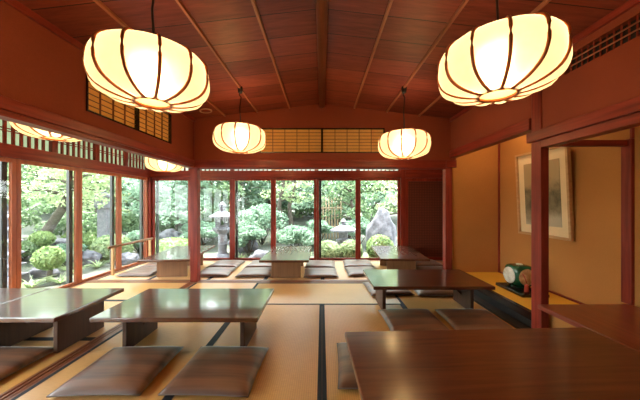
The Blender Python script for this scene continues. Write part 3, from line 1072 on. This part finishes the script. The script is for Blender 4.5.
def bush(label, x, y, r, h, matk, seed, group='clipped bushes in the garden', stem=False, zc=None, name='clipped_bush'):
    z0 = ground_z(x, y)
    c = (zc if zc is not None else h * .42)
    if matk in ('leaf_mint', 'leaf_mid'):        # loose, unclipped shrub: several sprays on thin stems
        t = thing('garden_shrub', label, 'shrub', (x, y, z0 - .02), 0, 'loose shrubs in the garden')
        rnd = random.Random(seed); pads = []; bm = new_bm()
        for k in range(8):
            a = k * 2.4; q = .62 * math.sqrt((k + .3) / 8)
            p = Vector((r * q * 1.25 * math.cos(a), r * q * 1.25 * math.sin(a), c + h * (.34 - .85 * q * q) + rnd.uniform(-.1, .1) * h))
            sr = r * rnd.uniform(.38, .58)
            pads.append((p.x, p.y, p.z, sr, sr, sr * rnd.uniform(.45, .65)))
            tube(bm, [(0, 0, 0), tuple(p * .5), tuple(p)], [.018, .013, .006], 5)
        obj('stems', bm, M['bark'], t, True)
        v, f = leaf_cloud(pads, 420, .055, seed, shell=False, cap=420)
        raw('foliage', v, f, M[matk], t)
        return t
    t = thing(name, label, 'bush', (x, y, z0 - .02), 0, group)
    bm = new_bm()
    bmesh.ops.create_icosphere(bm, subdivisions=3, radius=1.0)
    for v in bm.verts:
        k = 1 + .10 * noise.noise(v.co * 2.2 + Vector((seed, 0, 0)))
        v.co = Vector((v.co.x * r * k * .95, v.co.y * r * k * .95, c + v.co.z * h * .55 * k * .95))
    obj('inner_growth', bm, M['leaf_mid'], t, True)
    v, f = leaf_cloud([(0, 0, c, r, r, h * .55)], int(1300 + 1500 * r), .055 if r > .4 else .04, seed, shell=True, cap=2600)
    raw('foliage', v, f, M[matk], t)
    if stem:
        bm = new_bm(); tube(bm, [(0, 0, 0), (.02, 0, c * .5), (0, 0, c)], [.05, .04, .03], 7)
        obj('trunk', bm, M['bark'], t, True)
    return t

def rock(label, x, y, sx, sy, sz, seed, group='rocks in the garden', sink=.25, matk='rock', pointed=0.0):
    bm = new_bm()
    bmesh.ops.create_icosphere(bm, subdivisions=4, radius=1.0)
    o3 = Vector((seed * 3.1, seed * 1.7, 0))
    for v in bm.verts:
        k = 1 + .32 * noise.noise(v.co * 1.3 + o3) + .14 * noise.noise(v.co * 3.1 + o3) + .06 * noise.noise(v.co * 8 + o3)
        p = v.co * k
        if pointed: 
            f = max(0, p.z); p.x *= 1 - pointed * f * f; p.y *= 1 - pointed * f * f; p.x += .12 * f
        v.co = Vector((p.x * sx, p.y * sy, p.z * sz + sz * (1 - sink)))
    o = obj('garden_rock', bm, M[matk], None, True, (x, y, ground_z(x, y) - .02))
    return tag(o, label, 'rock', group)

def P(px, d, py=None):
    """ground point that the photo's column px meets at depth d"""
    return ((px - 322) * d / 272.0, d)

# --- stone lantern, hexagonal, tall
def stone_lantern(label, x, y, s, name='stone_lantern'):
    t = thing(name, label, 'stone lantern', (x, y, ground_z(x, y) - .02), .3, None)
    def L(nm, prof, n=6, rot=0):
        bm = new_bm(); lathe(bm, [(r * s, z * s) for r, z in prof], n, rot)
        obj(nm, bm, M['granite'], t, 'auto')
    L('base', [(.30, 0), (.30, .10), (.24, .16), (.17, .20)])
    L('column', [(.13, .20), (.12, .30), (.125, .45), (.14, .47), (.125, .49), (.12, .70), (.13, .78)], 16)
    L('platform', [(.15, .78), (.27, .88), (.28, .95), (.20, .97)])
    bm = new_bm()
    for k in range(6):
        a = 2 * PI * k / 6
        cx, cy = .165 * s * math.cos(a), .165 * s * math.sin(a)
        box(bm, cx - .03 * s, cx + .03 * s, cy - .03 * s, cy + .03 * s, .97 * s, 1.22 * s)
    lathe(bm, [(.17 * s, .97 * s), (.17 * s, 1.03 * s)], 6); lathe(bm, [(.17 * s, 1.17 * s), (.17 * s, 1.22 * s)], 6)
    obj('light_chamber', bm, M['granite'], t)
    L('roof', [(.22, 1.22), (.36, 1.25), (.37, 1.30), (.31, 1.33), (.20, 1.39), (.10, 1.45), (.07, 1.47)])
    L('finial', [(.06, 1.47), (.11, 1.50), (.07, 1.53), (.11, 1.58), (.10, 1.64), (.04, 1.70), (.008, 1.74)], 16)
    return t
x, y = P(222.5, 7.5)
stone_lantern('tall six-sided stone lantern outside the far glass, beside the slim red post', x, y, .93)
def snow_lantern(label, x, y, s):
    t = thing('snow_lantern', label, 'stone lantern', (x, y, ground_z(x, y) - .02), .2)
    def L(nm, prof, n=6, loc=(0, 0, 0)):
        bm = new_bm(); lathe(bm, [(r * s, z * s) for r, z in prof], n, 0, loc)
        return obj(nm, bm, M['granite'], t, 'auto')
    for k in range(3):
        a = 2 * PI * k / 3 + .4
        bm = new_bm(); tube(bm, [(.28 * s * math.cos(a), .28 * s * math.sin(a), 0), (.27 * s * math.cos(a), .27 * s * math.sin(a), .25 * s), (.14 * s * math.cos(a), .14 * s * math.sin(a), .42 * s)], [.05 * s, .055 * s, .06 * s], 8)
        obj('leg', bm, M['granite'], t, True)
    L('platform', [(.12, .40), (.23, .44), (.23, .50), (.16, .52)])
    L('light_chamber', [(.13, .52), (.15, .56), (.15, .68), (.13, .72)])
    L('roof', [(.20, .72), (.42, .74), (.42, .79), (.28, .86), (.12, .92), (.06, .93)])
    L('finial', [(.05, .93), (.09, .96), (.05, .98), (.09, 1.03), (.06, 1.09), (.006, 1.14)], 16)
x, y = P(343.5, 7.9)
snow_lantern('broad-roofed low stone lantern outside the far glass, near the tall grey rock', x, y, .95)
# --- stone pagoda and pillar beyond the side windows
def pagoda(label, x, y, s, tiers, name):
    t = thing(name, label, 'stone pagoda', (x, y, ground_z(x, y) - .02), .25)
    bm = new_bm(); box(bm, -.24 * s, .24 * s, -.24 * s, .24 * s, 0, .22 * s, .01); obj('base', bm, M['granite'], t)
    z = .22 * s
    for k in range(tiers):
        w = (.17 - .014 * k) * s
        bm = new_bm(); box(bm, -w * .8, w * .8, -w * .8, w * .8, z, z + .16 * s, .006); obj('body', bm, M['granite'], t)
        bm = new_bm(); lathe(bm, [(w * 1.25, 0), (w * 1.75, .02 * s), (w * 1.75, .05 * s), (w * .9, .10 * s)], 4, PI / 4, (0, 0, z + .16 * s)); obj('roof', bm, M['granite'], t)
        z += .25 * s
    bm = new_bm(); lathe(bm, [(.04 * s, 0), (.06 * s, .03 * s), (.03 * s, .07 * s), (.045 * s, .12 * s), (.006, .26 * s)], 12, 0, (0, 0, z)); obj('finial', bm, M['granite'], t, 'auto')
x, y = P(6, 5.0)
pagoda('small tiered stone pagoda beyond the side windows, beside the first red upright', x, y, .9, 5, 'stone_pagoda')
x, y = P(103.5, 7.6)
t = thing('stone_pillar', 'pale square stone pillar beyond the side windows, above the handrail', 'stone pillar', (x, y, ground_z(x, y) - .02), .3)
bm = new_bm(); box(bm, -.11, .11, -.11, .11, 0, 1.35, .012); obj('shaft', bm, M['granite'], t)
bm = new_bm(); box(bm, -.16, .16, -.16, .16, 1.35, 1.62, .015); obj('lamp_box', bm, M['granite'], t)
bm = new_bm(); lathe(bm, [(.20, 1.62), (.25, 1.65), (.23, 1.70), (.06, 1.80)], 4, PI / 4); obj('cap', bm, M['granite'], t)

# --- rocks
x, y = P(381, 7.8); rock('tall pointed grey rock standing outside the last far window', x, y, .44, .30, .80, 3, None, .3, 'rock', .35)
rk = [(300, 9.6, .24, .2, .26, 5, 'grey rock under the twin trunks beyond the far windows'),
      (262, 7.0, .34, .3, .22, 6, 'flat grey rock by the far glass, beside the middle table'),
      (170, 8.6, .42, .3, .34, 7, 'wide bluish rock behind the corner window near the long table'),
      (45, 5.6, .24, .2, .16, 8, 'pale rock under the round clipped bush'),
      (88, 6.6, .26, .2, .20, 9, 'grey rock beyond the side windows, in front of the stone pillar'),
      (60, 7.2, .30, .25, .26, 10, 'grey rock behind the round clipped bush'),
      (243, 8.4, .42, .3, .30, 11, 'pale rock outside the far glass, between stone lantern and middle table'),
      (128, 6.9, .26, .22, .16, 12, 'low grey rock below the handrail, beyond the side windows')]
for px, d, sx, sy, sz, sd, lab in rk:
    x, y = P(px, d); rock(lab, x, y, sx, sy, sz, sd)

# --- clipped bushes
bs = [(49, 5.3, .23, .40, 'leaf_clip', 'round clipped bush on a short trunk beyond the side windows', True, .48),
      (42, 6.7, .23, .34, 'leaf_clip', 'rounded bush above and behind the round clipped bush', False, .52),
      (84, 8.5, .55, .60, 'leaf_clip', 'broad pale bush beyond the side windows, beside the stone pillar', False, None),
      (380, 6.75, .33, .58, 'leaf_clip', 'pale ball bush in front of the tall grey rock', False, .50),
      (351, 6.95, .29, .50, 'leaf_pale', 'pale low bush under the broad-roofed stone lantern', False, .36),
      (328, 6.9, .33, .50, 'leaf_pale', 'yellow-green low bush at the far glass beside the middle upright', False, .34),
      (262, 9.2, .85, 1.15, 'leaf_mint', 'wide soft mint bush behind the pale rock beyond the far windows', False, .75),
      (249, 7.9, .52, .85, 'leaf_mint', 'wide soft bush outside the third far window, beside the middle table', False, .50),
      (172, 7.6, .62, .52, 'leaf_clip', 'broad yellow-green bush behind the long corridor table', False, None),
      (203, 8.6, .60, .95, 'leaf_mint', 'mint bush outside the far glass, behind the tall stone lantern', False, None),
      (20, 6.4, .5, .5, 'leaf_mid', 'loose bush beyond the side windows, beside the tiered pagoda', False, None),
      (296, 8.3, .62, .85, 'leaf_mint', 'low mint bush beneath the twin trunks', False, None),
      (395, 7.4, .28, .36, 'leaf_clip', 'small bush at the foot of the tall rock, by the end post', False, None),
      (140, 8.0, .5, .7, 'leaf_mint', 'mint bush in the corner between the side and far windows', False, None),
      (62, 6.3, .42, .55, 'leaf_mint', 'loose mint bush behind the round clipped bush, by the dark side stile', False, None),
      (75, 8.6, .75, 1.2, 'leaf_mid', 'tall loose bush below the leaning tree beyond the side windows', False, None),
      (112, 7.2, .45, .70, 'leaf_pale', 'pale loose bush above the handrail beyond the side windows', False, None),
      (126, 9.2, .8, 1.3, 'leaf_mid', 'tall dark bush behind the handrail, beyond the glass corner', False, None),
      (160, 9.6, .8, 1.2, 'leaf_mid', 'dark bush behind the bluish wide rock', False, None),
      (228, 10.0, .8, 1.3, 'leaf_mid', 'dark bush behind the tall stone lantern', False, None),
      (318, 9.0, .55, 1.0, 'leaf_mint', 'mint bush at the foot of the bamboo fence', False, None),
      (358, 8.9, .6, 1.1, 'leaf_mint', 'mint bush between the bamboo fence and the tall pointed rock', False, None),
      (8, 8.0, .9, 1.4, 'leaf_mid', 'tall loose bush behind the tiered pagoda', False, None)]
for i, (px, d, r, h, mk, lab, st, zc) in enumerate(bs):
    x, y = P(px, d); bush(lab, x, y, r, h, mk, 40 + i, stem=st, zc=zc)

# --- leafy low plants
pl = [(30, 4.9), (60, 5.2), (75, 5.9), (98, 6.4), (120, 7.0), (160, 6.9), (205, 7.0), (240, 7.4), (305, 7.4), (333, 7.7), (365, 7.4), (66, 6.1)]
def low_plant(label, x, y, seed):
    t = thing('leafy_plant', label, 'plant', (x, y, ground_z(x, y) - .01), 0, 'low leafy garden plants')
    rnd = random.Random(seed); v = []; f = []
    for k in range(46):
        a = rnd.uniform(0, 2 * PI); L = rnd.uniform(.22, .42); w = rnd.uniform(.012, .022); el = rnd.uniform(.5, 1.3)
        d = Vector((math.cos(a), math.sin(a), 0)); s = Vector((-d.y, d.x, 0))
        b = len(v)
        for q in range(4):
            u = q / 3
            c = d * (L * u * math.cos(el * (1 - .5 * u))) + Vector((0, 0, L * math.sin(el) * (u - .45 * u * u)))
            ww = w * (1 - u) + .002
            v += [tuple(c + s * ww), tuple(c - s * ww)]
        for q in range(3):
            f.append((b + 2 * q, b + 2 * q + 1, b + 2 * q + 3, b + 2 * q + 2))
    raw('blades', v, f, M['leaf_pale'], t)
pdesc = ['at the foot of the round clipped bush', 'right of the round clipped bush', 'before the dark side stile', 'before the stone pillar', 'under the handrail', 'behind the long corridor table',
         'at the foot of the tall stone lantern', 'beside the flat grey rock', 'under the twin trunks', 'at the foot of the broad-roofed lantern', 'at the foot of the pointed rock', 'behind the flat rock by the side windows']
for i, (px, d) in enumerate(pl):
    x, y = P(px, d); low_plant('tuft of narrow pale leaves ' + pdesc[i], x, y, 70 + i)

# --- bamboo fence
x, y = P(329, 10.2)
t = thing('bamboo_fence', 'pale bamboo fence panel among the trees beyond the far windows', 'fence', (x, y, ground_z(x, y) - .05))
for k in range(9):
    bm = new_bm(); tube(bm, [(-.44 + .11 * k, 0, 0), (-.44 + .11 * k, 0, .8), (-.44 + .11 * k, 0, 1.62)], .03, 8); obj('pole', bm, M['bamboo'], t, True)
for z in (.5, 1.2):
    bm = new_bm(); tube(bm, [(-.52, -.04, z), (0, -.04, z), (.52, -.04, z)], .025, 8); obj('rail', bm, M['bamboo'], t, True)

# --- trees
tr = [
    # px, depth, height, spread, leaf mat, pads, leaf size, lean, trunk, low, label
    (36, 6.9, 3.4, 1.25, 'leaf_pale', 14, .075, (1.3, .2), .12, .42, 'leaning pale-leaved tree with a slanting trunk beyond the side windows'),
    (92, 10.4, 3.6, 1.30, 'leaf_pale', 14, .085, (.2, 0), .09, .25, 'pale leafy tree behind the stone pillar'),
    (146, 9.8, 3.2, 1.15, 'leaf_mint', 13, .08, (-.2, 0), .07, .25, 'mint leafy tree beyond the corner of the glass walls'),
    (172, 9.2, 3.0, 1.30, 'leaf_mint', 14, .085, (.4, 0), .06, .25, 'layered mint tree with thin dark branches behind the corner window'),
    (212, 10.2, 3.3, 1.25, 'leaf_mid', 13, .09, (0, 0), .08, .2, 'leafy tree rising behind the tall stone lantern'),
    (243, 11.5, 3.6, 1.3, 'leaf_dark', 13, .10, (0, 0), .10, .2, 'dark evergreen beyond the third far window'),
    (280, 9.6, 3.6, 1.1, 'leaf_pale', 10, .08, (.1, 0), .10, .45, 'pale tree on twin trunks beyond the middle far window'),
    (316, 11.0, 3.4, 1.2, 'leaf_mint', 12, .09, (0, 0), .08, .25, 'mint tree beyond the upright over the middle table'),
    (350, 9.8, 3.0, 1.15, 'leaf_mid', 13, .08, (.1, 0), .07, .25, 'green tree behind the broad-roofed stone lantern'),
    (405, 9.6, 3.2, 1.0, 'leaf_pale', 11, .075, (-.2, 0), .07, .35, 'pale sunlit tree behind the tall pointed rock'),
    (-40, 6.0, 3.6, 1.4, 'leaf_mid', 14, .09, (.2, 0), .10, .2, 'green tree behind the tiered pagoda'),
    (65, 10.8, 4.0, 1.5, 'leaf_mid', 15, .10, (0, 0), .12, .15, 'tall green tree far behind the round clipped bush'),
]
for i, (px, d, h, sp, mk, npd, lf, ln, tk, low, lab) in enumerate(tr):
    x, y = P(px, d); tree(lab, x, y, h, sp, mk, 100 + i, npd, lf, 150, ln, tk, low, twin=('twin' in lab))
bt = [(-100, 9, 'leaf_mid'), (-10, 12.5, 'leaf_dark'), (45, 13.5, 'leaf_mid'), (110, 13, 'leaf_dark'), (150, 13.5, 'leaf_mid'), (190, 13, 'leaf_dark'), (228, 14.5, 'leaf_mid'),
      (268, 14, 'leaf_mid'), (300, 14.5, 'leaf_dark'), (340, 13.5, 'leaf_mid'), (378, 13, 'leaf_mint'), (418, 13, 'leaf_mid')]
bd_ = ['at the outer edge of the garden, far beyond the pagoda', 'behind the leaning tree', 'far behind the clipped bush', 'far behind the stone pillar', 'far beyond the glass corner', 'far behind the layered mint tree',
       'far behind the tall stone lantern', 'far behind the dark evergreen', 'far behind the twin trunks', 'far behind the bamboo fence', 'far behind the pointed rock', 'at the far edge, past the pointed rock']
for i, (px, d, mk) in enumerate(bt):
    x, y = P(px, d)
    tree('tall backdrop tree ' + bd_[i], x, y, 4.6 + .5 * math.sin(i * 2.1), 1.9, mk, 200 + i, 15, .15, 110, (0, 0), .13, .08, 'tall trees at the back of the garden')

# ------------------------------------------------------------------ light
wd = bpy.data.worlds.new('overcast_sky'); scn.world = wd; wd.use_nodes = True
nt = wd.node_tree; nt.nodes.clear()
out = nt.nodes.new('ShaderNodeOutputWorld'); bg = nt.nodes.new('ShaderNodeBackground')
tc = nt.nodes.new('ShaderNodeTexCoord'); sp = nt.nodes.new('ShaderNodeSeparateXYZ'); nt.links.new(tc.outputs['Generated'], sp.inputs[0])
mr = nt.nodes.new('ShaderNodeMapRange'); mr.inputs[1].default_value = -.05; mr.inputs[2].default_value = .9
nt.links.new(sp.outputs[2], mr.inputs[0])
mc = nt.nodes.new('ShaderNodeMix'); mc.data_type = 'RGBA'
mc.inputs[6].default_value = (0.93, 1.0, 1.0, 1); mc.inputs[7].default_value = (0.80, 0.92, 1.0, 1)
nt.links.new(mr.outputs[0], mc.inputs[0]); nt.links.new(mc.outputs[2], bg.inputs[0])
bg.inputs[1].default_value = 14.0
nt.links.new(bg.outputs[0], out.inputs[0])

sl = bpy.data.lights.new('sun', 'SUN'); sl.energy = 28.0; sl.angle = math.radians(12); sl.color = (1.0, .97, .9)
so = bpy.data.objects.new('sun', sl); COL.objects.link(so)
so.rotation_euler = (math.radians(-9), math.radians(-9), 0)      # near the zenith, a little to the garden side

def point(name, loc, e, col, r=.05):
    l = bpy.data.lights.new(name, 'POINT'); l.energy = e; l.color = col; l.shadow_soft_size = r
    o = bpy.data.objects.new(name, l); COL.objects.link(o); o.location = loc
    return o
# alcove ceiling lamps behind the hanging beam
point('alcove_lamp', (2.30, 3.55, 2.34), 13, (1.0, .74, .38), .06)
point('shelf_alcove_lamp', (2.30, 1.6, 2.34), 5, (1.0, .74, .38), .06)

# ------------------------------------------------------------------ camera
cd = bpy.data.cameras.new('camera'); co = bpy.data.objects.new('camera', cd); COL.objects.link(co)
co.location = (0, 0, 1.21); co.rotation_euler = (PI / 2, 0, 0)
cd.sensor_width = 36; cd.lens = 36 * 272 / 640
cd.shift_x = -2 / 640; cd.shift_y = 3 / 640
cd.clip_start = .05
scn.camera = co

scn.view_settings.view_transform = 'Standard'
scn.view_settings.look = 'None'
scn.view_settings.gamma = 1
scn.view_settings.exposure = 0.0
scn.view_settings.use_curve_mapping = False
scn.cycles.use_denoising = True
scn.cycles.max_bounces = 10
scn.cycles.transparent_max_bounces = 16
scn.cycles.sample_clamp_indirect = 6
